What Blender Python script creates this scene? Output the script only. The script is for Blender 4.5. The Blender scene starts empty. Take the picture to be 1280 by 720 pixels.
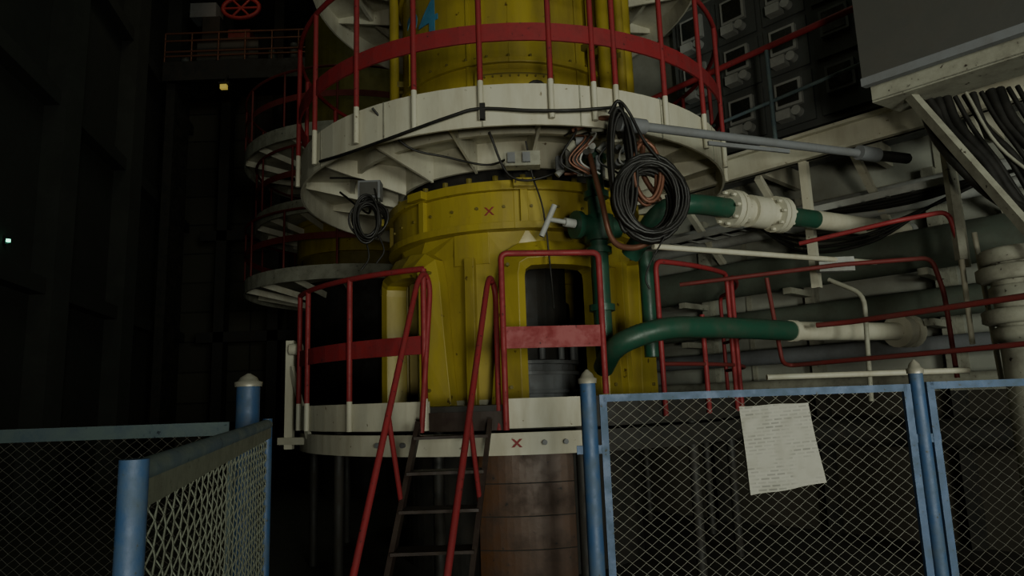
import bpy, bmesh, math, random
from mathutils import Vector, Matrix
random.seed(7)
SC=bpy.context.scene

# ---------------------------------------------------------------- materials
def mat(name,col,rough=0.55,metal=0.0,grime=(0.05,0.035,0.02),amt=0.35,scale=6.0,bump=0.15,emit=None,streak=False,chips=None):
    m=bpy.data.materials.new(name); m.use_nodes=True
    nt=m.node_tree; N=nt.nodes; L=nt.links
    b=N['Principled BSDF']
    tc=N.new('ShaderNodeTexCoord'); mp=N.new('ShaderNodeMapping')
    L.new(tc.outputs['Object'],mp.inputs['Vector'])
    if streak: mp.inputs['Scale'].default_value=(1,1,0.25)
    n=N.new('ShaderNodeTexNoise'); n.inputs['Scale'].default_value=scale; n.inputs['Detail'].default_value=8; n.inputs['Roughness'].default_value=0.68
    L.new(mp.outputs['Vector'],n.inputs['Vector'])
    r=N.new('ShaderNodeValToRGB'); r.color_ramp.elements[0].position=0.42; r.color_ramp.elements[1].position=0.70
    L.new(n.outputs['Fac'],r.inputs['Fac'])
    mul=N.new('ShaderNodeMath'); mul.operation='MULTIPLY'; mul.inputs[1].default_value=amt
    L.new(r.outputs['Color'],mul.inputs[0])
    mx=N.new('ShaderNodeMix'); mx.data_type='RGBA'
    L.new(mul.outputs[0],mx.inputs[0])
    mx.inputs[6].default_value=(*col,1); mx.inputs[7].default_value=(*grime,1)
    last=mx.outputs[2]
    if chips is None: chips=0.67 if amt>0.38 else 0
    if chips:
        n2=N.new('ShaderNodeTexNoise'); n2.inputs['Scale'].default_value=scale*4; n2.inputs['Detail'].default_value=5
        L.new(tc.outputs['Object'],n2.inputs['Vector'])
        r2=N.new('ShaderNodeValToRGB'); r2.color_ramp.elements[0].position=chips; r2.color_ramp.elements[1].position=chips+0.05
        L.new(n2.outputs['Fac'],r2.inputs['Fac'])
        m2=N.new('ShaderNodeMix'); m2.data_type='RGBA'; L.new(r2.outputs['Color'],m2.inputs[0]); L.new(last,m2.inputs[6])
        m2.inputs[7].default_value=(grime[0]*0.5,grime[1]*0.45,grime[2]*0.4,1); last=m2.outputs[2]
    L.new(last,b.inputs['Base Color'])
    # roughness variation from the same grime mask
    mr=N.new('ShaderNodeMath'); mr.operation='MULTIPLY_ADD'; mr.inputs[1].default_value=0.3; mr.inputs[2].default_value=rough
    L.new(r.outputs['Color'],mr.inputs[0]); L.new(mr.outputs[0],b.inputs['Roughness'])
    b.inputs['Metallic'].default_value=metal
    if bump:
        bp=N.new('ShaderNodeBump'); bp.inputs['Strength'].default_value=bump; bp.inputs['Distance'].default_value=0.02
        L.new(n.outputs['Fac'],bp.inputs['Height']); L.new(bp.outputs['Normal'],b.inputs['Normal'])
    if emit:
        b.inputs['Emission Color'].default_value=(*emit[0],1); b.inputs['Emission Strength'].default_value=emit[1]
    return m

YEL=mat('yellow_enamel',(0.36,0.285,0.032),0.36,amt=0.6,grime=(0.17,0.12,0.02),scale=3,streak=True,bump=0.2,chips=0.69)
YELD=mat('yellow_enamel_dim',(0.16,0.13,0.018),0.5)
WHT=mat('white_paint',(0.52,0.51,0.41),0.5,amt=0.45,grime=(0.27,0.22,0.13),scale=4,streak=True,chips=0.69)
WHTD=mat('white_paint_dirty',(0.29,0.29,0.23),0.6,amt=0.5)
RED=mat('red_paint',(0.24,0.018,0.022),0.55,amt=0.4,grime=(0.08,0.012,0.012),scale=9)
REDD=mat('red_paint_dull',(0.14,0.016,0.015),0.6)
BLU=mat('blue_paint',(0.022,0.062,0.145),0.5,amt=0.6,grime=(0.06,0.08,0.08),scale=14)
BLUG=mat('worn_blue_paint',(0.10,0.14,0.14),0.5,amt=0.7,grime=(0.04,0.07,0.11),scale=10)
GRN=mat('green_paint',(0.016,0.072,0.044),0.35,amt=0.35,scale=7)
DGR=mat('dark_green_paint',(0.095,0.115,0.09),0.5,amt=0.4,chips=0)
BLK=mat('black_rubber',(0.008,0.008,0.007),0.45,amt=0.1,bump=0)
GRY=mat('grey_paint',(0.17,0.18,0.19),0.5,amt=0.3)
LGR=mat('light_grey_paint',(0.36,0.37,0.35),0.5,amt=0.3)
DRK=mat('dark_steel',(0.02,0.02,0.018),0.6)
CAB=mat('cabinet_grey',(0.060,0.060,0.054),0.6,amt=0.2)
PNL=mat('panel_grey',(0.085,0.093,0.09),0.55,amt=0.2)
GLS=mat('meter_glass',(0.02,0.025,0.025),0.15,bump=0)
STL=mat('galvanised_wire',(0.17,0.172,0.145),0.55,metal=0.1,amt=0.3,bump=0)
STD=mat('galvanised_wire_shaded',(0.08,0.08,0.065),0.6,metal=0.1,amt=0.3,bump=0)  # light falloff baked into the wire colour for left fence; right end shares it
STG=mat('galvanised_wire_lit',(0.155,0.17,0.125),0.55,metal=0.1,amt=0.4,bump=0,scale=20)  # gate's copy of the wire; greenish light on it is put into the colour
CHR=mat('cap_metal',(0.27,0.26,0.21),0.4,metal=0.3)
RST=mat('rusty_brown_plate',(0.080,0.032,0.010),0.4,amt=0.85,grime=(0.018,0.009,0.004),scale=4)
LAD=mat('ladder_steel',(0.022,0.011,0.008),0.5,amt=0.5)
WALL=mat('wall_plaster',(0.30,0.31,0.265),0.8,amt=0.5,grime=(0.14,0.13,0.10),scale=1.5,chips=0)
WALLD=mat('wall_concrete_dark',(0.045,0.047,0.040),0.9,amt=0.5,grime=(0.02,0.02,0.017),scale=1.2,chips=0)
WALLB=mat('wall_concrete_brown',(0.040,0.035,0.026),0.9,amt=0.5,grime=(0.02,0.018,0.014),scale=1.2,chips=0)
FLR=mat('floor_concrete',(0.06,0.056,0.048),0.7,amt=0.5,scale=3)
COP=mat('copper_hose',(0.18,0.075,0.045),0.4,metal=0.3)

def paper_mat():
    m=bpy.data.materials.new('printed_paper'); m.use_nodes=True
    nt=m.node_tree;N=nt.nodes;L=nt.links;b=N['Principled BSDF']
    tc=N.new('ShaderNodeTexCoord'); sp=N.new('ShaderNodeSeparateXYZ'); cb=N.new('ShaderNodeCombineXYZ')
    L.new(tc.outputs['Object'],sp.inputs[0]); 
    sk=N.new('ShaderNodeMath'); sk.operation='MULTIPLY_ADD'; sk.inputs[1].default_value=-0.06
    L.new(sp.outputs['X'],sk.inputs[0]); L.new(sp.outputs['Z'],sk.inputs[2])
    L.new(sp.outputs['X'],cb.inputs['X']); L.new(sk.outputs[0],cb.inputs['Y'])
    br=N.new('ShaderNodeTexBrick'); br.inputs['Scale'].default_value=1.0
    br.offset=0.37; br.inputs['Brick Width'].default_value=0.034; br.inputs['Row Height'].default_value=0.0125; br.inputs['Mortar Size'].default_value=0.0042; br.inputs['Mortar Smooth'].default_value=0.4
    br.inputs['Color1'].default_value=(0.13,0.13,0.115,1);br.inputs['Color2'].default_value=(0.22,0.22,0.19,1);br.inputs['Mortar'].default_value=(0.245,0.245,0.21,1)
    L.new(cb.outputs[0],br.inputs['Vector'])
    n=N.new('ShaderNodeTexNoise'); n.inputs['Scale'].default_value=14;L.new(tc.outputs['Object'],n.inputs['Vector'])
    r=N.new('ShaderNodeValToRGB'); r.color_ramp.elements[0].position=0.42; r.color_ramp.elements[1].position=0.62; L.new(n.outputs['Fac'],r.inputs['Fac'])
    mx=N.new('ShaderNodeMix'); mx.data_type='RGBA'; L.new(r.outputs['Color'],mx.inputs[0]); L.new(br.outputs['Color'],mx.inputs[6]); mx.inputs[7].default_value=(0.235,0.235,0.20,1)
    L.new(mx.outputs[2],b.inputs['Base Color']); b.inputs['Roughness'].default_value=0.6
    n3=N.new('ShaderNodeTexNoise'); n3.inputs['Scale'].default_value=7; L.new(tc.outputs['Object'],n3.inputs['Vector'])
    bp=N.new('ShaderNodeBump'); bp.inputs['Strength'].default_value=0.9; bp.inputs['Distance'].default_value=0.04; L.new(n3.outputs['Fac'],bp.inputs['Height']); L.new(bp.outputs['Normal'],b.inputs['Normal'])
    return m
PAP=paper_mat()

# ---------------------------------------------------------------- mesh builder
def fillet(pts,d,k=5):
    pts=[Vector(p) for p in pts]
    if d<=0 or len(pts)<3: return pts
    out=[pts[0]]
    for i in range(1,len(pts)-1):
        a,b,c=pts[i-1],pts[i],pts[i+1]
        da=min(d,(a-b).length*0.49); dc=min(d,(c-b).length*0.49)
        p0=b+(a-b).normalized()*da; p2=b+(c-b).normalized()*dc
        for j in range(k+1):
            t=j/k; out.append(p0*(1-t)**2+b*2*t*(1-t)+p2*t*t)
    out.append(pts[-1]); return out

def spline(pts,k=6):
    P=[Vector(p) for p in pts]; P=[P[0]*2-P[1]]+P+[P[-1]*2-P[-2]]; out=[]
    for i in range(1,len(P)-2):
        for j in range(k):
            t=j/k; a,b,c,d=P[i-1],P[i],P[i+1],P[i+2]
            out.append(0.5*((2*b)+(c-a)*t+(2*a-5*b+4*c-d)*t*t+(3*b-a-3*c+d)*t**3))
    out.append(P[-2]); return out

class B:
    def __init__(s,name): s.name=name; s.v=[]; s.f=[]; s.m=[]; s.sm=[]; s.mats=[]
    def mi(s,m):
        if m not in s.mats: s.mats.append(m)
        return s.mats.index(m)
    def add(s,vs,fs,m,smooth=False):
        o=len(s.v); s.v+= [tuple(v) for v in vs]; k=s.mi(m)
        for f in fs: s.f.append([i+o for i in f]); s.m.append(k); s.sm.append(smooth)
    def boxf(s,o,ax,ay,az,m):
        o=Vector(o);ax=Vector(ax);ay=Vector(ay);az=Vector(az)
        vs=[o,o+ax,o+ax+ay,o+ay,o+az,o+ax+az,o+ax+ay+az,o+ay+az]
        s.add(vs,[(0,3,2,1),(4,5,6,7),(0,1,5,4),(1,2,6,5),(2,3,7,6),(3,0,4,7)],m)
    def box(s,x0,x1,y0,y1,z0,z1,m): s.boxf((x0,y0,z0),(x1-x0,0,0),(0,y1-y0,0),(0,0,z1-z0),m)
    def beam(s,p,q,w,h,m,up=(0,0,1)):
        p=Vector(p);q=Vector(q);d=(q-p).normalized();u=Vector(up)
        sd=d.cross(u)
        if sd.length<1e-3: sd=d.cross(Vector((0,1,0)))
        sd.normalize(); u=sd.cross(d).normalized()
        s.boxf(p-sd*w/2-u*h/2,q-p,sd*w,u*h,m)
    def tube(s,pts,r,m,n=10,cap=True,fil=0,closed=False):
        pts=fillet(pts,fil) if fil else [Vector(p) for p in pts]
        N=len(pts); rs=r if isinstance(r,(list,tuple)) else [r]*N
        T=[]
        for i in range(N):
            if closed: t=pts[(i+1)%N]-pts[i-1]
            else: t=(pts[min(i+1,N-1)]-pts[max(i-1,0)])
            T.append(t.normalized() if t.length>1e-9 else Vector((0,0,1)))
        ref=Vector((0,0,1)) if abs(T[0].z)<0.9 else Vector((1,0,0))
        u=T[0].cross(ref).normalized(); vs=[]
        for i in range(N):
            u=(u-T[i]*u.dot(T[i])); u.normalize(); w=T[i].cross(u)
            for j in range(n):
                a=2*math.pi*j/n; vs.append(pts[i]+(u*math.cos(a)+w*math.sin(a))*rs[i])
        fs=[]
        for i in range(N if closed else N-1):
            i2=(i+1)%N
            for j in range(n): fs.append((i*n+j,i*n+(j+1)%n,i2*n+(j+1)%n,i2*n+j))
        s.add(vs,fs,m,True)
        if cap and not closed:
            s.add(vs[:n],[tuple(range(n))[::-1]],m); s.add(vs[-n:],[tuple(range(n))],m)
    def cyl(s,p,q,r,m,n=16): s.tube([p,q],r,m,n)
    def strip(s,A,Bp,rA,rB,rin,c,m,smooth=False):
        n=len(A); vs=[]
        def P(a,z,r): a=math.radians(a); return (c[0]+r*math.sin(a),c[1]-r*math.cos(a),z)
        for i in range(n):
            vs+=[P(*A[i],rA),P(*Bp[i],rB),P(*Bp[i],rin),P(*A[i],rin)]
        fs=[]
        for i in range(n-1):
            for k in range(4): fs.append((4*i+k,4*i+(k+1)%4,4*i+4+(k+1)%4,4*i+4+k))
        fs+=[(0,3,2,1),(4*n-4,4*n-3,4*n-2,4*n-1)]
        s.add(vs,fs,m,smooth)
    def arc(s,r0,r1,a0,a1,z0,z1,c,m,seg=None):
        seg=seg or max(2,int(abs(a1-a0)/5)); A=[];Bq=[]
        for i in range(seg+1):
            a=a0+(a1-a0)*i/seg; A.append((a,z0));Bq.append((a,z1))
        s.strip(A,Bq,r1,r1,r0,c,m)
    def arctube(s,R,r,a0,a1,z,c,m,n=8):
        seg=max(3,int(abs(a1-a0)/4))
        s.tube([(c[0]+R*math.sin(math.radians(a0+(a1-a0)*i/seg)),c[1]-R*math.cos(math.radians(a0+(a1-a0)*i/seg)),z) for i in range(seg+1)],r,m,n)
    def done(s,bevel=0,auto=True):
        me=bpy.data.meshes.new(s.name); me.from_pydata(s.v,[],s.f)
        for m in s.mats: me.materials.append(m)
        for i,p in enumerate(me.polygons): p.material_index=s.m[i]; p.use_smooth=s.sm[i]
        me.update()
        bm=bmesh.new(); bm.from_mesh(me); bmesh.ops.recalc_face_normals(bm,faces=bm.faces); bm.to_mesh(me); bm.free()
        o=bpy.data.objects.new(s.name,me); bpy.context.collection.objects.link(o)
        if bevel:
            bv=o.modifiers.new('b','BEVEL'); bv.width=bevel; bv.segments=2; bv.limit_method='ANGLE'; bv.angle_limit=math.radians(50)
        return o
def pol(c,R,a,z): a=math.radians(a); return (c[0]+R*math.sin(a),c[1]-R*math.cos(a),z)

# ---------------------------------------------------------------- camera
p=math.radians(9.35); t=math.radians(2.0)
Fw=Vector((0,math.cos(p),math.sin(p))); r0=Vector((1,0,0)); u0=Vector((0,-math.sin(p),math.cos(p)))
Rt=r0*math.cos(t)-u0*math.sin(t); Up=u0*math.cos(t)+r0*math.sin(t)
cam=bpy.data.objects.new('camera',bpy.data.cameras.new('camera')); bpy.context.collection.objects.link(cam)
cam.matrix_world=Matrix(((Rt.x,Up.x,-Fw.x,0),(Rt.y,Up.y,-Fw.y,0),(Rt.z,Up.z,-Fw.z,1.4),(0,0,0,1)))
cam.data.sensor_width=36; cam.data.lens=850/1280*36
SC.camera=cam

# ---------------------------------------------------------------- room
def shell(name,quad,m,thick=(0,0,-0.2)):
    b=B(name); q=[Vector(v) for v in quad]; b.boxf(q[0],q[1]-q[0],q[3]-q[0],thick,m); return b.done()
shell('floor',[(-12,-8,0),(12,-8,0),(12,19,0),(-12,19,0)],FLR)
shell('ceiling',[(-12,-8,12),(12,-8,12),(12,19,12),(-12,19,12)],WALLD,(0,0,0.2))
A=Vector((0.685,-0.728,0)); Nn=Vector((0.728,0.685,0)); WO=Vector((2.91,7.29,0))
def W(s,n,z): v=WO+A*s+Nn*n; return Vector((v.x,v.y,z))
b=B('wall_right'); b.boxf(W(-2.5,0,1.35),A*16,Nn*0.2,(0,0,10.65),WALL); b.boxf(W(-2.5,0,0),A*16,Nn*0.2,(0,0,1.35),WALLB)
for s_ in range(0,14,2): b.boxf(W(-2.4+s_,-0.02,1.35),A*0.05,Nn*0.02,(0,0,10.6),WHTD)
for z_ in (3.3,5.95,8.0): b.boxf(W(-2.5,-0.02,z_),A*16,Nn*0.02,(0,0,0.05),WHTD)
b.done()
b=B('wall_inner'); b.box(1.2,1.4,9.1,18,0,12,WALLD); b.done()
bmx=bpy.data.materials.new('block_wall'); bmx.use_nodes=True
nt=bmx.node_tree; bb=nt.nodes['Principled BSDF']; br=nt.nodes.new('ShaderNodeTexBrick'); tc=nt.nodes.new('ShaderNodeTexCoord'); mp=nt.nodes.new('ShaderNodeMapping')
mp.inputs['Rotation'].default_value=(math.radians(90),0,0); nt.links.new(tc.outputs['Object'],mp.inputs['Vector']); nt.links.new(mp.outputs['Vector'],br.inputs['Vector'])
br.inputs['Scale'].default_value=1; br.inputs['Brick Width'].default_value=1.0; br.inputs['Row Height'].default_value=0.8; br.inputs['Mortar Size'].default_value=0.025
br.offset=0.0
br.inputs['Color1'].default_value=(0.065,0.062,0.045,1);br.inputs['Color2'].default_value=(0.048,0.046,0.036,1);br.inputs['Mortar'].default_value=(0.025,0.025,0.02,1)
nt.links.new(br.outputs['Color'],bb.inputs['Base Color']); bb.inputs['Roughness'].default_value=0.85
shell('wall_back',[(-12,18,0),(12,18,0),(12,18,12),(-12,18,12)],bmx,(0,0.2,0))
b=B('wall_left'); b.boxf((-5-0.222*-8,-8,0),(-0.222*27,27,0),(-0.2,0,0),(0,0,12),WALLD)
for y in (1,4,7,10,13,16):
    x=-5-0.222*y
    b.box(x-0.1,x+0.35,y,y+0.4,0,12,WALLD)
for z in (3.2,6.2,9.0):
    b.boxf((-5+1.776+0.0,-8,z),(-0.222*27,27,0),(0.25,0,0),(0,0,0.25),WALLD)
b.done()
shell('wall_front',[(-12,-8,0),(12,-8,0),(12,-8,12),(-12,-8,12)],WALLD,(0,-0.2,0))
b=B('steel_column')
for x in (-7.2,-5.9,-4.9): b.box(x,x+0.25,16.2,16.5,0,12,DRK)
for z in (3,5.5): b.box(-7.6,-4.0,16.2,16.4,z,z+0.25,DRK)
b.done()

# ---------------------------------------------------------------- main tower
C=(0.04,6.8)
T=B('yellow_reactor_column')
T.arc(0.3,1.11,0,360,3.55,8.5,C,YEL,72)
for z in (4.38,5.5,6.6):
    T.arc(1.0,1.15,0,360,z,z+0.05,C,YEL,72)
    for i in range(36):
        q=pol(C,1.135,i*10,z+0.05); T.cyl(q,(q[0],q[1],q[2]+0.025),0.014,YELD,6)
for a in (-62,-20,34):
    T.arc(1.1,1.125,a,a+1.6,3.7,4.9 if a<-40 else 8.5,C,YEL,2)
T.arc(1.1,1.135,-16,24,3.72,4.32,C,YEL,10)
T.arc(1.13,1.14,-13,21,3.76,4.28,C,YELD,10)
T.arc(1.13,1.15,-12.4,20.4,3.78,4.26,C,YEL,10)
for i in range(9):
    for z in (3.80,4.24):
        T.cyl(pol(C,1.14,-11+i*3.8,z),pol(C,1.165,-11+i*3.8,z),0.010,YELD,6)
T.tube([pol(C,1.17,12+4*math.sin(k*math.pi/8),4.1+0.08*math.cos(k*math.pi/8)) for k in range(16)],0.016,DRK,6,closed=True)
for a,R,r in ((40,1.19,0.03),(48,1.22,0.06),(58,1.28,0.045),(68,1.26,0.07),(-78,1.2,0.05),(-86,1.2,0.04)):
    T.tube([pol(C,R,a,3.65),pol(C,R,a,8.5)],r,YEL,12)
    for z in (4.6,5.6): T.arc(1.05,R+0.02,a-2,a+2,z,z+0.06,C,YELD,2)
T.arc(0.3,1.02,0,360,3.1,3.55,C,DRK,64)
T.arc(0.8,1.22,0,360,2.86,3.16,C,YEL,80)
T.arc(0.8,1.27,0,360,3.16,3.24,C,YEL,80)
T.arc(0.8,1.27,0,360,2.82,2.88,C,YEL,80)
for i in range(32):
    a=i*11.25+4
    q=pol(C,1.2,a,3.24); T.cyl(q,(q[0],q[1],q[2]+0.06),0.028,YELD,6)
    if i%4==0:
        T.arc(1.2,1.26,a-1.5,a+1.5,2.88,3.16,C,YEL,2)
        T.arc(1.2,1.34,a-4,a+4,3.165,3.235,C,YEL,2)
for i in range(14):
    a=-70+i*11; q=pol(C,1.235,a,3.02); q2=pol(C,1.20,a,3.02); T.cyl(q2,q,0.014,YELD,8)
def cross(bd,a,z,R,s=0.045):
    hw=s/R*57.3; th=0.010/R*57.3
    for sg in (1,-1):
        bd.strip([(a-hw-th,z-sg*s),(a+hw-th,z+sg*s)],[(a-hw+th,z-sg*s),(a+hw+th,z+sg*s)],R+0.004,R+0.004,R-0.01,C,RED)
cross(T,-10,2.99,1.22,0.036)
for k in range(5):
    ac=17+72*k
    inn=[(-14,1.35),(-14,1.9),(-14,2.40),(-13.5,2.46),(-11.5,2.49),(-4,2.50),(4,2.50),(11.5,2.49),(13.5,2.46),(14,2.40),(14,1.9),(14,1.35)]
    lip=[(-16.5,1.35),(-16.5,1.9),(-16.5,2.42),(-15.8,2.51),(-13,2.55),(-5,2.56),(5,2.56),(13,2.55),(15.8,2.51),(16.5,2.42),(16.5,1.9),(16.5,1.35)]
    mid=[(-28,1.35),(-25.5,1.9),(-23.5,2.42),(-21.5,2.62),(-16,2.69),(-7,2.71),(7,2.71),(16,2.69),(21.5,2.62),(23.5,2.42),(25.5,1.9),(28,1.35)]
    out=[(-36,1.35),(-36,1.9),(-36,2.40),(-36,2.65),(-30,2.84),(-12,2.84),(12,2.84),(30,2.84),(36,2.65),(36,2.40),(36,1.9),(36,1.35)]
    f=lambda P:[(a+ac,z) for a,z in P]
    T.strip(f(inn),f(lip),1.31,1.35,1.12,C,YEL,False)
    T.strip(f(lip),f(mid),1.35,1.26,1.12,C,YEL,False)
    T.strip(f(mid),f(out),1.15,1.17,1.08,C,YEL,False)
    T.arc(1.08,1.17,ac+28,ac+44,2.55,2.84,C,YEL,6)
    a2=ac+36
    T.arc(1.0,1.23,a2-2,a2+2,1.35,2.6,C,YEL,3)
    for a3 in (-20,20):
        for z in (1.5,2.5): T.cyl(pol(C,1.27,ac+a3,z),pol(C,1.335,ac+a3,z),0.016,YELD,6)
T.arc(0.05,0.5,0,360,1.2,3.1,C,DRK,32)
T.arc(0.05,0.56,0,360,1.2,1.72,C,GRY,32)
for z in (1.45,1.62,1.72,2.02): T.arc(0.05,0.6,0,360,z,z+0.035,C,GRY,32)
for k in range(16):
    q=pol(C,0.57,k*22.5,1.76); T.cyl(q,(q[0],q[1],2.02),0.03,GRY,8)
T.arc(0.3,1.12,0,360,0.0,1.2,C,DRK,64)
T.arc(1.1,1.3,-16,18,0.0,1.05,C,RST,14)
for z in (0.25,0.5,0.75,0.98): T.arc(1.29,1.304,-16,18,z,z+0.008,C,DRK,14)
T.done(bevel=0.008)

tcu=bpy.data.curves.new('num','FONT'); tcu.body='24'; tcu.size=0.46; tcu.extrude=0.003; tcu.offset=0.008
to=bpy.data.objects.new('painted_number_marking',tcu); bpy.context.collection.objects.link(to)
bpy.context.view_layer.objects.active=to; to.select_set(True); bpy.ops.object.convert(target='MESH')
to=bpy.context.view_layer.objects.active; to.data.materials.clear(); to.data.materials.append(mat('blue_marking',(0.06,0.24,0.40)))
bm=bmesh.new(); bm.from_mesh(to.data); bmesh.ops.triangulate(bm,faces=bm.faces); bmesh.ops.subdivide_edges(bm,edges=bm.edges,cuts=2); bm.to_mesh(to.data); bm.free()
for v in to.data.vertices:
    a=math.radians(-63)+v.co.x*1.2/1.13; z=v.co.y+4.86; R=1.122+v.co.z
    v.co=(C[0]+R*math.sin(a),C[1]-R*math.cos(a),z)
to.select_set(False)

# ---------------------------------------------------------------- circular platforms
def platform(name,c,R,rin,ztop,h,ribs=18,m=WHT,ribh=0.3,segs=((0,360,None),)):
    b=B(name)
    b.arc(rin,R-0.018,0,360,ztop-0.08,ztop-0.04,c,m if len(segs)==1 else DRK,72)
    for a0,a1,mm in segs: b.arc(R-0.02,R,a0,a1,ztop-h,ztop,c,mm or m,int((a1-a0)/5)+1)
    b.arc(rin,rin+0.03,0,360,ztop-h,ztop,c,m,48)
    for i in range(ribs):
        a=i*360/ribs+7
        ri=rin+0.03; ro=R-0.022; da=0.35
        vs=[]
        for dd in (-da,da):
            vs+=[pol(c,ri,a+dd*1.5,ztop-0.08),pol(c,ro,a+dd,ztop-0.08),pol(c,ro,a+dd,ztop-h*0.45),pol(c,ri,a+dd*1.5,ztop-h-ribh*0.1)]
        b.add(vs,[(0,1,2,3),(7,6,5,4),(0,4,5,1),(1,5,6,2),(2,6,7,3),(3,7,4,0)],m)
    rr=rin+(R-rin)*0.5
    b.arc(rr-0.02,rr+0.02,0,360,ztop-0.2,ztop-0.06,c,m,72)
    return b
b=platform('upper_service_platform',C,2.1,1.14,3.70,0.32,16)
for a in (-50,-28,-6,14,34,56): b.arc(2.095,2.104,a,a+0.3,3.38,3.70,C,WHTD,2)
b.done()
platform('top_service_platform',C,2.05,1.14,5.95,0.30,16).done()
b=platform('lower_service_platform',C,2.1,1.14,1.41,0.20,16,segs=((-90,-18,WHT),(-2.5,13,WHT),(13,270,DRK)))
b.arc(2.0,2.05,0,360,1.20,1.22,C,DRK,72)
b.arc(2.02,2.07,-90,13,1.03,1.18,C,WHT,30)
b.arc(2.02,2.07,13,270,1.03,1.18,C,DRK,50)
b.arc(2.06,2.10,-18,-2.5,1.20,1.33,C,LAD,6)
for i in range(12):
    q=pol(C,1.95,i*30+12,0); b.cyl(q,(q[0],q[1],1.33),0.04,DRK,8)
cross(b,-1.2,1.11,2.075,0.028)
for a in (-30,-24,4,8): b.cyl(pol(C,2.06,a,1.11),pol(C,2.10,a,1.11),0.018,GRY,8)
b.done()

def railing(name,c,R,zf,ang,posts,top,band,rr=0.022,foot=0,m=RED):
    b=B(name)
    a0,a1=ang
    b.arctube(R,rr,a0,a1,zf+top,c,m)
    if band: b.arc(R-0.012,R+0.004,a0,a1,zf+band[0],zf+band[1],c,m)
    for a in posts:
        b.tube([pol(c,R,a,zf+0.01 if foot else zf),pol(c,R,a,zf+top)],rr,m,8)
        if foot: b.tube([pol(c,R,a,zf-foot),pol(c,R,a,zf+0.02)],rr*1.02,WHT,8)
    return b
railing('upper_platform_railing',C,2.125,3.70,(-150,150),[-128,-108,-88,-70,-52,-35,-20,-6,8,17,22,35,50,66,78,90,108,130],1.1,(0.33,0.47),foot=0.28).done()
railing('top_platform_railing',C,2.07,5.95,(-150,150),range(-150,151,20),1.1,(0.4,0.52)).done()
railing('lower_platform_railing',C,2.12,1.41,(-62,-18.5),[-62,-55,-37,-18.5],0.94,(0.33,0.46),foot=0.2).done()
b=B('platform_safety_gate')
g0=pol(C,2.12,-3,0); g1=pol(C,2.12,16,0)
b.tube([(g0[0],g0[1],1.2),(g0[0],g0[1],2.42),(g1[0],g1[1],2.42),(g1[0],g1[1],1.42)],0.022,RED,10,fil=0.05)
b.boxf((g0[0],g0[1]-0.01,1.75),(g1[0]-g0[0],g1[1]-g0[1],0),(0,0.015,0),(0,0,0.15),RED)
b.done()
b=B('lower_platform_railing')
for a0,a1 in ((29,56),(60,95)):
    pts=[pol(C,2.12,a0,1.25)]+[pol(C,2.12,a0+(a1-a0)*k/8,2.38) for k in range(9)]+[pol(C,2.12,a1,1.25)]
    b.tube(fillet(pts,0.08),0.020,RED,8)
    b.arctube(2.12,0.016,a0,a1,1.9,C,REDD)
    b.arctube(2.12,0.016,a0,a1,1.62,C,REDD)
b.tube([pol(C,2.12,42,1.25),pol(C,2.12,42,2.0)],0.02,RED,8)
b.done()

# ladder
b=B('steep_access_ladder')
LT=Vector((-0.66,4.64,1.25)); LB=Vector((-0.82,3.8,0)); RTp=Vector((-0.18,4.64,1.25)); RB=Vector((-0.34,3.8,0))
b.beam(LT,LB,0.03,0.12,LAD,(0,1,0)); b.beam(RTp,RB,0.03,0.12,LAD,(0,1,0))
for k in range(6):
    f=(k+0.6)/6; l=LB.lerp(LT,f); r=RB.lerp(RTp,f)
    b.boxf(l+Vector((0,-0.09,0)),r-l,(0,0.18,0),(0,0,0.018),LAD)
b.done()
b=B('ladder_handrail')
for (tp,bt,xx,side) in (((-0.66,4.70,2.25),(-0.85,3.44,0.42),-0.62,-1),((-0.17,4.70,2.22),(-0.385,3.44,0.42),-0.15,1)):
    tp=Vector(tp);bt=Vector(bt)
    ft=Vector((bt.x+0.02,3.84,0.10))
    up=Vector((xx,4.78,2.33 if side<0 else 2.28))
    low=Vector((xx-0.03*side*-1,4.72,1.2))
    b.tube([ft,bt+Vector((0,0.0,-0.05)),bt,tp,up,up+Vector((0.03,0.06,-0.10)),low],0.020,RED,10,fil=0.09)
    m1=bt.lerp(tp,0.5); s1=LB.lerp(LT,0.62) if side<0 else RB.lerp(RTp,0.62)
    b.tube([m1,s1],0.016,RED,8)
b.done()
b=B('white_steel_bracket')
q=pol(C,2.14,-68,0)
b.box(q[0]-0.05,q[0]+0.02,q[1]-0.06,q[1],1.05,1.98,WHT)
b.beam((q[0]+0.0,q[1]-0.05,1.75),(q[0]+0.22,q[1]-0.25,1.15),0.03,0.05,WHT)
b.beam((q[0]-0.1,q[1]-0.03,1.12),(q[0]+0.3,q[1]-0.2,1.12),0.05,0.06,WHT)
b.cyl((q[0],q[1]-0.09,1.9),(q[0]+0.1,q[1]-0.09,1.9),0.05,WHT)
b.done()

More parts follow.
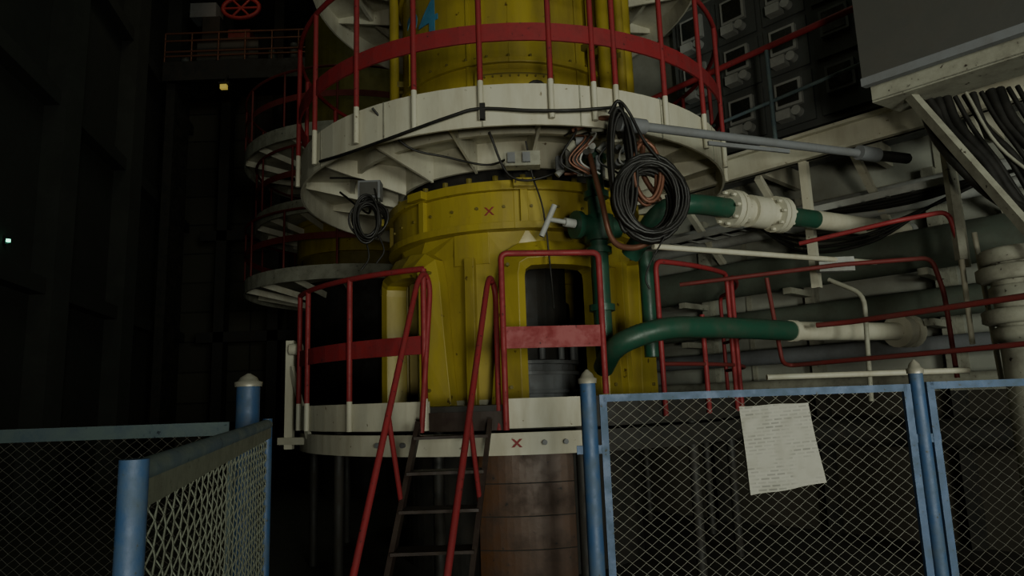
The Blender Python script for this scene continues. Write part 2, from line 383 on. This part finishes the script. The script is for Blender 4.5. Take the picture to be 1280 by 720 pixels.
# ---------------------------------------------------------------- neighbour columns
def column2(c):
    b=B('yellow_reactor_column')
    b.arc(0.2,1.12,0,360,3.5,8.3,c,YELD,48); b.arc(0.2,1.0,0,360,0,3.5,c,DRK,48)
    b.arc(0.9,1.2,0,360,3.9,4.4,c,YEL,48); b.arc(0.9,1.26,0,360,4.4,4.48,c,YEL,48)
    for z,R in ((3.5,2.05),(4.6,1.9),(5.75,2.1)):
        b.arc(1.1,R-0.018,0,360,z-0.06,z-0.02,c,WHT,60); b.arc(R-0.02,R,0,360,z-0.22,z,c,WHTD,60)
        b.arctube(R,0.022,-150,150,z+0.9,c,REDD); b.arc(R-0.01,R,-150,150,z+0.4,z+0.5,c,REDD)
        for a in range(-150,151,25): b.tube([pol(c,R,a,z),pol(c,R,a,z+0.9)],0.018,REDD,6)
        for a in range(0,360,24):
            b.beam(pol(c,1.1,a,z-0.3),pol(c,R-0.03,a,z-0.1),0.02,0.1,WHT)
    b.done()
column2((-2.6,12.0))

# ---------------------------------------------------------------- green pipes
b=B('green_process_pipe')
b.tube([(0.69,5.2,3.35),(0.69,5.2,1.7)],0.07,GRN,16)
for z in (3.25,2.95,2.5,2.05): b.cyl((0.69,5.2,z),(0.69,5.2,z+0.05),0.10,GRN)
b.cyl((0.52,5.12,2.72),(0.86,5.26,2.72),0.085,GRN)
b.tube([(0.70,5.2,2.80),(0.70,5.2,2.60)],[0.12,0.12],GRN,16)
b.cyl((0.50,5.11,2.72),(0.54,5.13,2.72),0.11,GRN)
b.tube([(0.95,5.3,2.5),(1.15,5.05,2.80),(1.36,5.0,2.83),(1.75,5.2,2.83)],0.078,GRN,16,fil=0.15)
b.tube([(1.10,5.45,2.55),(1.10,5.45,1.7)],0.06,GRN,14)
d=Vector((2.32-1.36,0.5,0)).normalized()
P0=Vector((1.72,5.19,2.83))
def al(t): return P0+d*t
for t0,t1,r,m in ((0,0.05,0.15,WHT),(0.06,0.10,0.15,WHT),(0.10,0.22,0.10,WHT),(0.22,0.40,0.13,WHT),(0.40,0.5,0.09,WHT),(0.5,0.54,0.15,WHT),(0.55,0.60,0.15,WHT),(0.6,1.0,0.078,GRN),(1.0,2.25,0.08,WHT),(2.22,2.30,0.088,LGR)):
    b.cyl(al(t0),al(t1),r,m,20)
for k in range(8):
    a=k*math.pi/4; o=Vector((0,0,math.cos(a)))*0.125+Vector((-d.y,d.x,0))*math.sin(a)*0.125
    b.cyl(al(-0.03)+o,al(0.13)+o,0.014,WHT,6); b.cyl(al(0.47)+o,al(0.63)+o,0.014,WHT,6)
b.done()
b=B('green_process_pipe')
b.tube([(0.67,5.15,1.62),(0.70,4.74,1.76),(1.05,4.76,1.87),(1.6,5.0,1.87),(2.2,5.35,1.86)],0.078,GRN,16,fil=0.2)
b.tube([(2.2,5.35,1.86),(3.5,5.95,1.87)],0.075,WHT,16)
b.cyl((2.17,5.33,1.86),(2.22,5.36,1.86),0.085,WHT,20)
b.cyl((3.3,5.855,1.87),(3.38,5.895,1.87),0.14,WHT,20);b.cyl((3.41,5.91,1.87),(3.48,5.94,1.87),0.14,WHT,20)
b.done()
b=B('t_handle_valve')
b.cyl((0.60,5.15,2.72),(0.30,5.0,2.74),0.018,LGR); b.cyl((0.5,5.1,2.725),(0.42,5.06,2.73),0.035,LGR)
b.cyl((0.345,5.0,2.85),(0.235,5.0,2.61),0.022,LGR)
b.done()

b=B('grey_swing_arm')
b.tube([(0.85,4.6,3.31),(2.9,5.33,3.29)],0.033,GRY,12); b.tube([(0.8,4.58,3.31),(1.0,4.66,3.31)],0.055,GRY,12)
b.cyl((2.86,5.3,3.29),(3.05,5.38,3.29),0.06,GRY); b.tube([(3.05,5.38,3.29),(3.4,5.55,3.31)],0.045,BLK,10)
b.beam((1.5,4.84,3.24),(2.2,5.08,3.24),0.02,0.03,GRY)
b.done()
b=B('white_push_rod')
b.tube([(1.05,4.9,2.48),(3.2,5.87,2.48)],0.022,WHT,10); b.box(2.6,2.9,5.65,5.72,2.38,2.5,LGR)
b.done()

# ---------------------------------------------------------------- hose coils
def coil(b,c,ra,rb,n,m,r=0.011,jit=0.05,nx=(1,0.15,0),drift=0.09):
    c=Vector(c); u=Vector(nx).normalized(); w=Vector((0,0,1)); nn=u.cross(w); pts=[]
    pja=pjb=1;po=pc=0
    for k in range(n*24):
        if k%24==0: ja=1+random.uniform(-jit,jit)*2.5; jb=1+random.uniform(-jit,jit)*2.5; off=random.uniform(-drift,drift); cx=random.uniform(-.02,.02)
        f=(k%24)/24
        a=2*math.pi*k/24+0.5
        A_=pja+(ja-pja)*f;B_=pjb+(jb-pjb)*f;O_=po+(off-po)*f;X_=pc+(cx-pc)*f
        if k%24==23: pja,pjb,po,pc=ja,jb,off,cx
        pts.append(c+u*(ra*A_*math.cos(a)+X_)+w*(rb*B_*math.sin(a))+nn*O_)
    b.tube(pts,r,m,6)
b=B('black_hose_coil')
coil(b,(0.97,4.55,2.74),0.235,0.27,20,BLK,0.014,0.07)
coil(b,(0.97,4.55,2.74),0.19,0.23,12,BLK,0.012,0.06)
coil(b,(0.80,4.55,2.98),0.08,0.44,9,BLK,0.013,0.07,drift=0.06)
coil(b,(0.95,4.6,2.95),0.10,0.22,3,COP,0.014,0.1)
b.tube(spline([(0.72,4.5,3.35),(0.78,4.45,3.42),(0.86,4.5,3.36),(0.95,4.5,3.15),(1.05,4.5,3.0)]),0.012,BLK,6)
b.tube(spline([(0.62,4.9,3.2),(0.66,4.7,2.8),(0.72,4.7,2.5),(0.85,4.65,2.42),(1.0,4.6,2.46)]),0.022,COP,8)
b.tube(spline([(1.05,4.5,2.46),(0.95,4.5,2.30),(0.90,4.5,2.18),(0.92,4.5,2.10)]),0.006,BLK,6)
b.done()
b=B('black_cable_coil')
coil(b,(-1.13,5.25,2.85),0.11,0.15,12,BLK,0.010,0.16)
b.tube(spline([(-1.05,5.25,3.0),(-1.1,5.3,3.15),(-1.25,5.4,3.25),(-1.5,5.5,3.3)]),0.009,BLK,6)
b.tube(spline([(-1.15,5.25,2.72),(-1.12,5.25,2.55),(-1.18,5.25,2.45)]),0.008,BLK,6)
b.tube(spline([(-1.05,5.25,2.74),(-1.0,5.25,2.6),(-1.06,5.25,2.5)]),0.008,BLK,6)
b.done()
b=B('black_drooping_cable')
b.tube(spline([pol(C,2.14,-48,3.40),pol(C,2.14,-38,3.36),pol(C,2.15,-26,3.37),pol(C,2.15,-12,3.46),pol(C,2.14,-6,3.5),pol(C,2.16,4,3.46),pol(C,2.16,12,3.47),pol(C,2.2,20,3.5)]),0.012,BLK,6)
b.tube(spline([pol(C,2.14,-30,3.66),pol(C,1.9,-26,3.4),pol(C,1.7,-18,3.33),pol(C,1.5,-8,3.3),pol(C,1.6,0,3.32)]),0.009,BLK,6)
b.tube(spline([pol(C,1.6,4,3.45),pol(C,1.5,6,3.2),pol(C,1.5,9,2.9),pol(C,1.45,11,2.4),pol(C,1.5,11,2.1)]),0.008,BLK,6)
b.tube(spline([pol(C,1.7,-6,3.5),pol(C,1.6,-2,3.2),pol(C,1.6,4,3.12),pol(C,1.6,14,3.2),pol(C,1.5,22,3.3)]),0.01,BLK,6)
b.tube(spline([pol(C,1.8,-60,3.3),pol(C,1.7,-52,3.1),pol(C,1.75,-44,3.0),pol(C,1.9,-38,3.1)]),0.01,BLK,6)
b.box(-0.19,-0.15,4.66,4.70,3.42,3.54,BLK)
b.done()
b=B('junction_box')
b.box(-1.22,-1.04,5.3,5.42,3.05,3.20,GRY); b.box(-1.20,-1.06,5.28,5.3,3.07,3.18,CAB)
b.cyl((-1.18,5.35,3.05),(-1.18,5.35,2.98),0.02,LGR); b.cyl((-1.08,5.35,3.05),(-1.08,5.35,2.98),0.02,LGR)
b.done()
b=B('junction_box')
b.box(-0.02,0.26,5.18,5.3,3.24,3.36,WHTD); b.box(0.0,0.06,5.15,5.18,3.26,3.34,GRY); b.box(0.12,0.18,5.15,5.18,3.26,3.34,GRY); b.done()
b=B('pneumatic_valve_cluster')
for k in range(34):
    x=0.38+random.random()*0.58; y=4.88+random.random()*0.3; z=3.06+random.random()*0.38
    ax=random.choice([(0.10,0,0),(0,0,0.11),(0,-0.09,0),(0.06,0,0.06)])
    b.cyl((x,y,z),(x+ax[0],y+ax[1],z+ax[2]),random.uniform(0.012,0.034),random.choice([LGR,GRY,COP,DRK,WHTD,GRY]),10)
for k in range(8):
    x=0.4+random.random()*0.5
    b.tube(spline([(x,5.0,3.4),(x+0.08,4.85,3.3+random.random()*0.1),(x-0.05,4.85,3.15),(x+0.1,4.9,3.05)]),0.008,random.choice([BLK,COP,LGR]),6)
b.box(0.44,0.56,4.92,5.0,3.12,3.30,CAB); b.box(0.80,0.88,4.9,4.96,3.3,3.38,WHT)
b.tube(spline([(0.5,4.9,3.4),(0.75,4.8,3.45),(0.98,4.75,3.3),(0.98,4.75,3.0),(1.1,4.8,2.8)]),0.02,COP,8)
b.done()

# ---------------------------------------------------------------- right service walkway
def E(s,n,z): v=Vector((2.18,6.6,0))+A*s+Nn*n; return Vector((v.x,v.y,z))
b=B('steel_walkway')
b.boxf(E(-1.2,0,3.48),A*7,Nn*0.05,(0,0,0.24),WHT); b.boxf(E(-1.2,-0.06,3.48),A*7,Nn*0.1,(0,0,0.03),WHT); b.boxf(E(-1.2,-0.06,3.70),A*7,Nn*0.1,(0,0,0.03),WHT)
b.boxf(E(-1.2,0.05,3.72),A*7,Nn*0.9,(0,0,0.03),GRY)
for s in (-0.6,0.3,1.2,2.1,3.0,4.0):
    b.boxf(E(s,0.05,3.5),A*0.06,Nn*0.9,(0,0,0.2),WHT)
    b.beam(E(s,0.1,3.48),E(s,0.92,2.85),0.06,0.06,WHT)
for s in (0.75,1.9): b.boxf(E(s,0.0,2.3),A*0.07,Nn*0.07,(0,0,1.2),WHT)
b.done()
b=B('walkway_railing')
b.tube([E(-1.0,0,4.66),E(1.5,0,4.74)],0.032,RED,8)
b.tube([E(-1.0,0,4.05),E(1.9,0,4.24)],0.018,BLUG,8)
for s in (-0.7,0.56,1.7): b.tube([E(s,0,3.7),E(s,0,4.68)],0.022,BLUG,8)
b.done()
b=B('instrument_cabinet')
b.boxf(W(-0.9,-0.3,4.05),A*2.7,Nn*0.28,(0,0,1.9),PNL)
for i in range(5):
    for j in range(3):
        s=-0.82+i*0.53; z=4.12+j*0.6
        b.boxf(W(s,-0.33,z),A*0.46,Nn*0.04,(0,0,0.54),PNL)
        b.boxf(W(s+0.08,-0.38,z+0.2),A*0.28,Nn*0.06,(0,0,0.28),LGR if (i<3) else GRY); b.boxf(W(s+0.11,-0.39,z+0.23),A*0.22,Nn*0.02,(0,0,0.22),GLS)
        if i<3 : b.boxf(W(s+0.1,-0.45,z+0.05),A*0.15,Nn*0.13,(0,0,0.1),LGR); b.cyl(W(s+0.3,-0.42,z+0.12),W(s+0.3,-0.33,z+0.12),0.05,LGR)
b.done()
b=B('ceiling_cable_run')
for k in range(5): b.tube(spline([W(-2.2,-0.3-0.08*k,6.1+0.12*k),W(0,-0.35-0.08*k,6.0+0.12*k),W(2,-0.3-0.08*k,6.15+0.12*k),W(5,-0.3-0.08*k,6.1+0.12*k)]),0.03,BLK if k%2 else LGR,8)
b.done()
b=B('grey_control_cabinet')
c0=Vector((2.62,4.69,3.6)); Ad=A; Nd=Vector((0.85,0.52,0)).normalized()
b.boxf(c0,Ad*3.4,Nd*0.5,(0,0,2.2),CAB); b.boxf(c0+Vector((0,0,-0.03))-Nd*0.02,Ad*3.4,Nd*0.06,(0,0,0.06),GRY)
for s in (1.1,2.2): b.boxf(c0+Ad*s-Nd*0.012,Ad*0.02,Nd*0.02,(0,0,2.2),DRK)
b.boxf(c0+Nd*0.1+Vector((0,0,-0.12)),Ad*3.2,Nd*0.04,(0,0,0.12),WHTD); b.boxf(c0+Nd*0.42+Vector((0,0,-0.12)),Ad*3.2,Nd*0.04,(0,0,0.12),WHTD)
b.boxf(c0+Nd*0.1+Vector((0,0,-0.13)),Ad*3.2,Nd*0.36,(0,0,0.02),WHTD)
b.done()
b=B('sloping_steel_strut')
b.beam((2.94,4.66,3.48),(3.42,4.1,2.0),0.07,0.05,WHTD,(1,0,0)); b.beam((3.3,4.9,3.48),(3.3,4.9,2.3),0.06,0.06,WHTD)
b.done()
b=B('black_cable_bundle')
for k in range(13):
    o=k*0.05; j=lambda: random.uniform(-0.03,0.03)
    pts=[(3.06+o,4.74-o*0.4,3.46),(3.08+o+j(),4.66-o*0.4,3.2+j()),(3.14+o+j(),4.52-o*0.3,2.9),(3.28+o*0.9+j(),4.40-o*0.3,2.6-0.03*k),(3.50+o*0.8,4.15,2.3+j())]
    b.tube(spline(pts),random.choice([0.016,0.026,0.034]),BLK,8)
b.tube(spline([(3.3,4.6,3.46),(3.36,4.45,3.0),(3.6,4.3,2.6)]),0.012,WHTD,6)
b.done()
b=B('wall_pipe_bank')
for n,z,r,m in ((-0.35,2.60,0.19,DGR),(-0.30,2.12,0.13,DGR),(-0.3,3.05,0.06,LGR),(-0.2,3.25,0.04,LGR),(-0.3,1.75,0.08,GRY),(-0.3,1.45,0.06,WHTD),(-0.5,1.0,0.12,DRK)):
    b.tube([W(-2.4,n,z),W(7,n,z)],r,m,20)
for s in (-0.9,0.3,1.5,2.7):
    b.boxf(W(s,-0.12,1.35),A*0.10,Nn*0.12,(0,0,2.05),WHTD); b.boxf(W(s,-0.12,0.0),A*0.10,Nn*0.12,(0,0,1.35),DRK)
    b.boxf(W(s,-0.6,2.34),A*0.08,Nn*0.6,(0,0,0.06),WHTD); b.boxf(W(s,-0.6,1.9),A*0.08,Nn*0.6,(0,0,0.06),WHTD)
b.done()
b=B('cable_tray')
for n in (-0.62,-0.85): b.boxf(W(-1.0,n,3.02),A*5,Nn*0.02,(0,0,0.06),LGR)
for k in range(24): b.boxf(W(-1.0+k*0.2,-0.85,3.02),A*0.03,Nn*0.23,(0,0,0.015),LGR)
for k in range(4): b.tube(spline([W(-1.0,-0.66-0.05*k,3.06),W(0.5,-0.68-0.05*k,3.05),W(1.5,-0.64-0.05*k,2.98+random.random()*.05),W(2.6,-0.7-0.04*k,3.07),W(4,-0.68,3.06)]),0.02,BLK,8)
for k in range(4): b.tube(spline([W(0.2,-0.7-0.04*k,3.02),W(0.6,-0.75,2.85-0.05*k),W(1.2,-0.78,2.78-0.04*k),W(1.7,-0.75,2.88),W(2.1,-0.7,3.02)]),0.014,BLK,6)
b.done()
b=B('red_service_pipe')
b.tube([(2.3,5.3,2.55),(2.86,4.9,2.61),(3.25,4.9,2.67),(3.30,4.9,2.39)],0.018,RED,8,fil=0.08)
b.tube([(3.30,4.9,2.40),(3.29,4.9,1.68)],0.018,WHT,8)
b.tube([(1.4,5.6,2.30),(2.56,5.2,2.35),(3.27,5.2,2.38),(3.33,5.2,2.1),(3.34,5.2,1.45)],0.018,REDD,8,fil=0.08)
b.tube([(2.3,5.15,1.88),(2.47,5.0,1.88),(3.2,3.5,1.90)],0.020,REDD,8,fil=0.1)
b.tube([(2.05,5.4,2.3),(2.15,5.5,1.62),(2.25,5.6,1.60),(2.9,4.5,1.62),(3.3,3.8,1.64)],0.018,REDD,8,fil=0.06)
b.tube([(1.85,5.05,1.5),(3.3,5.0,1.5)],0.022,WHT,8)
b.tube([(2.62,5.1,1.3),(2.66,5.1,2.1),(2.5,5.3,2.25)],0.018,WHTD,8,fil=0.1)
b.tube([(3.42,4.9,2.5),(3.46,4.9,1.4)],0.018,WHT,8)
b.done()
b=B('white_insulated_vessel')
for z,r in ((1.72,0.20),(1.84,0.25),(2.0,0.19),(2.13,0.25),(2.25,0.22)):
    b.tube([(3.44,4.55,z-0.05),(3.44,4.55,z-0.035),(3.44,4.55,z+0.035),(3.44,4.55,z+0.05)],[r*0.9,r,r,r*0.9],WHTD,28)
b.cyl((3.44,4.55,0),(3.44,4.55,2.28),0.17,WHTD,24)
b.done()

# ---------------------------------------------------------------- chain link fences
def mesh_wire(name,o,u,w,h,m=STL,px=0.024,pz=0.038,r=0.0016):
    b=B(name); o=Vector(o); u=Vector(u).normalized(); nn=Vector((-u.y,u.x,0))
    n=int(w/px)
    for i in range(n):
        pts=[];k=0; z=0
        while z<=h:
            f=(k+i)%2
            x=min(w,max(0,i*px+(px*1.03 if f else -px*0.03)))
            pts.append(o+u*x+Vector((0,0,z))+nn*(0.0018*(1 if k%2 else -1))); z+=pz/2; k+=1
        b.tube(pts,r,m,4,cap=False)
    return b
def panel(o,u,w,z0,z1,m,fw=0.026,wm=STL,**k):
    u=Vector(u).normalized(); o=Vector(o)
    b=mesh_wire('chain_link_fence_panel',o+Vector((0,0,z0)),u,w,z1-z0,m=wm,**k)
    e=o+u*w
    Z=lambda v,z: Vector((v.x,v.y,z))
    b.beam(Z(o,z1),Z(e,z1),fw*0.6,fw,m); b.beam(Z(o,z0),Z(e,z0),fw*0.6,fw,m)
    b.beam(Z(o,z0),Z(o,z1+fw/2),fw,fw*0.6,m,(0,1,0)); b.beam(Z(e,z0),Z(e,z1+fw/2),fw,fw*0.6,m,(0,1,0))
    return b
panel((0.315,2.5,0),(1,0,0),1.10,0.12,1.395,BLU).done()
panel((1.50,2.5,0),(1,0,0),1.2,0.12,1.40,BLU,wm=STD).done()
def post(x,y,top,r,m=BLU):
    b=B('fence_post'); b.cyl((x,y,0),(x,y,top),r,m,20)
    b.tube([(x,y,top-0.005),(x,y,top+0.012),(x,y,top+0.016),(x,y,top+0.03),(x,y,top+0.045)],[r*1.15,r*1.2,r*0.9,r*0.7,r*0.15],CHR,20)
    for z in (0.5,1.2): b.box(x-0.05 if x>0 else x,x+0.06,y-0.006,y+0.006,z,z+0.03,m)
    b.done()
post(0.262,2.5,1.455,0.029); post(1.455,2.5,1.45,0.024); post(2.75,2.5,1.45,0.024)
post(-1.02,2.62,1.49,0.043)
panel((-1.07,2.65,0),(-1,0,0),2.2,0.12,1.33,BLUG,fw=0.05,wm=STD).done()
g0=Vector((-0.550,1.0,0)); g1=Vector((-0.865,2.4,0)); 
b=mesh_wire('chain_link_gate',g0+Vector((0,0,0.1)),g1-g0,(g1-g0).length,1.22,m=STG,r=0.0021,px=0.027,pz=0.042)
Z=lambda v,z: Vector((v.x,v.y,z))
b.tube([Z(g0,1.315),Z(g1,1.345)],0.018,BLUG,14); b.tube([Z(g0,0.1),Z(g1,0.1)],0.018,BLUG,14)
b.beam(Z(g0,1.285)+Vector((0.012,0,0)),Z(g1,1.32)+Vector((0.012,0,0)),0.005,0.04,STG)
b.tube([Z(g0,0.1),Z(g0,1.335)],0.020,BLU,14); b.tube([Z(g1,0.1),Z(g1,1.365)],0.017,BLU,14)
for z in (0.3,0.7,1.15): b.beam(Z(g1,z)+Vector((-0.02,0.02,0)),Z(g1,z+0.08)+Vector((-0.02,0.02,0)),0.03,0.03,BLU,(0,1,0))
b.done()

b=B('paper_notice')
n=14; vs=[];fs=[]
TL=Vector((0.80,2.484,1.349));TR=Vector((1.047,2.484,1.355));BR=Vector((1.078,2.478,1.076));BL=Vector((0.812,2.478,1.041))
for i in range(n+1):
    for j in range(n+1):
        s=i/n;q=j/n
        pnt=TL.lerp(TR,s).lerp(BL.lerp(BR,s),q); pnt.y-=0.006*math.sin(5*s+3*q)**2+0.008*q*q*math.sin(4*s)**2
        pnt.z+=0.003*math.sin(9*s)*(q-0.5); vs.append(pnt)
for i in range(n):
    for j in range(n): a=i*(n+1)+j; fs.append((a,a+1,a+n+2,a+n+1))
b.add(vs,fs,PAP,True); b.done()

# ---------------------------------------------------------------- far gantry
b=B('overhead_gantry')
b.box(-7.6,-4.0,14.2,15.2,8.75,9.1,DRK); b.box(-7.6,-4.0,14.1,14.2,8.65,9.1,DRK)
for x in [-7.6+0.6*k for k in range(7)]: b.cyl((x,14.15,9.1),(x,14.15,9.8),0.02,COP,6)
for z in (9.25,9.36,9.62,9.8): b.cyl((-7.6,14.15,z),(-4.0,14.15,z),0.025,COP,6)
b.box(-7.6,-7.4,14.3,15,0,8.75,DRK)
b.box(-7.0,-5.6,14.4,15.0,9.1,9.8,CAB)
for k in range(7): b.cyl((-7.3+k*0.5,14.5,9.1),(-7.3+k*0.5,14.5,9.4+0.12*(k%3)),0.1,PNL,10)
b.done()
b=B('red_hoist_machine')
b.tube([(-6.0+0.42*math.cos(k*math.pi/12),14.35,10.5+0.25*math.sin(k*math.pi/12)) for k in range(24)],0.05,RED,8,closed=True)
for k in range(3):
    a=k*math.pi/3; b.cyl((-6.0+0.42*math.cos(a),14.35,10.5+0.25*math.sin(a)),(-6.0-0.42*math.cos(a),14.35,10.5-0.25*math.sin(a)),0.03,RED,8)
b.box(-6.9,-6.5,14.4,14.8,9.8,10.35,DRK); b.box(-7.2,-6.6,14.4,14.8,10.35,10.7,GRY); b.box(-6.3,-5.8,14.4,14.8,9.8,10.0,REDD)
b.done()
EM=mat('lamp_glow',(0.8,0.7,0.2),emit=((1,0.75,0.15),0.25),bump=0)
b=B('yellow_bulkhead_lamp')
b.box(-6.20,-6.06,13.85,13.93,8.30,8.40,EM); b.box(-6.24,-6.0,13.85,14.0,8.42,8.46,DRK); b.cyl((-6.12,13.9,8.46),(-6.12,14.05,8.7),0.02,DRK); b.done()
b=B('green_indicator_lamp'); EG=mat('green_glow',(0.1,0.9,0.5),emit=((0.2,1,0.6),4),bump=0)
b.box(-7.0,-6.965,9.17,9.21,3.81,3.85,EG); b.box(-7.2,-7.0,9.16,9.22,3.78,3.87,DRK); b.done()

# ---------------------------------------------------------------- lights
def aim(o,loc,tgt):
    o.location=loc; bpy.context.collection.objects.link(o)
    o.rotation_euler=(Vector(tgt)-Vector(loc)).to_track_quat('-Z','Y').to_euler()
def spot(name,loc,tgt,e,ang,blend,size,col):
    l=bpy.data.lights.new(name,'SPOT'); l.energy=e; l.spot_size=math.radians(ang); l.spot_blend=blend; l.shadow_soft_size=size; l.color=col
    aim(bpy.data.objects.new(name,l),loc,tgt)
def area(name,loc,tgt,e,sx,sy,spread,col):
    l=bpy.data.lights.new(name,'AREA'); l.energy=e; l.shape='RECTANGLE'; l.size=sx; l.size_y=sy; l.spread=math.radians(spread); l.color=col
    aim(bpy.data.objects.new(name,l),loc,tgt)
spot('work_lamp',(0.5,-3.0,0.8),(1.2,6.8,3.3),520,62,1.0,0.35,(1.0,0.98,0.81))
area('side_fill',(4.0,-5.5,1.6),(1.8,6.8,3.2),150,2.5,2.0,100,(0.96,1.0,0.86))  # added side fill for gentle modelling, stands for no real fixture
spot('hall_lamp',(-5.0,10.0,11.0),(-6,15,8),50,110,1,0.5,(1.0,0.9,0.65))
spot('hoist_lamp',(-5.6,12.8,11.4),(-6,14.6,10.4),22,60,1,0.2,(1.0,0.65,0.4))
area('ceiling_fill',(0,6,11.5),(0,6,0),75,10,10,180,(0.85,1.0,0.75))  # added weak overhead fill that lifts the blacks; the roof has no opening
w=bpy.data.worlds.new('w'); SC.world=w; w.use_nodes=True; w.node_tree.nodes['Background'].inputs[0].default_value=(0.5,0.6,0.5,1); w.node_tree.nodes['Background'].inputs[1].default_value=0.01
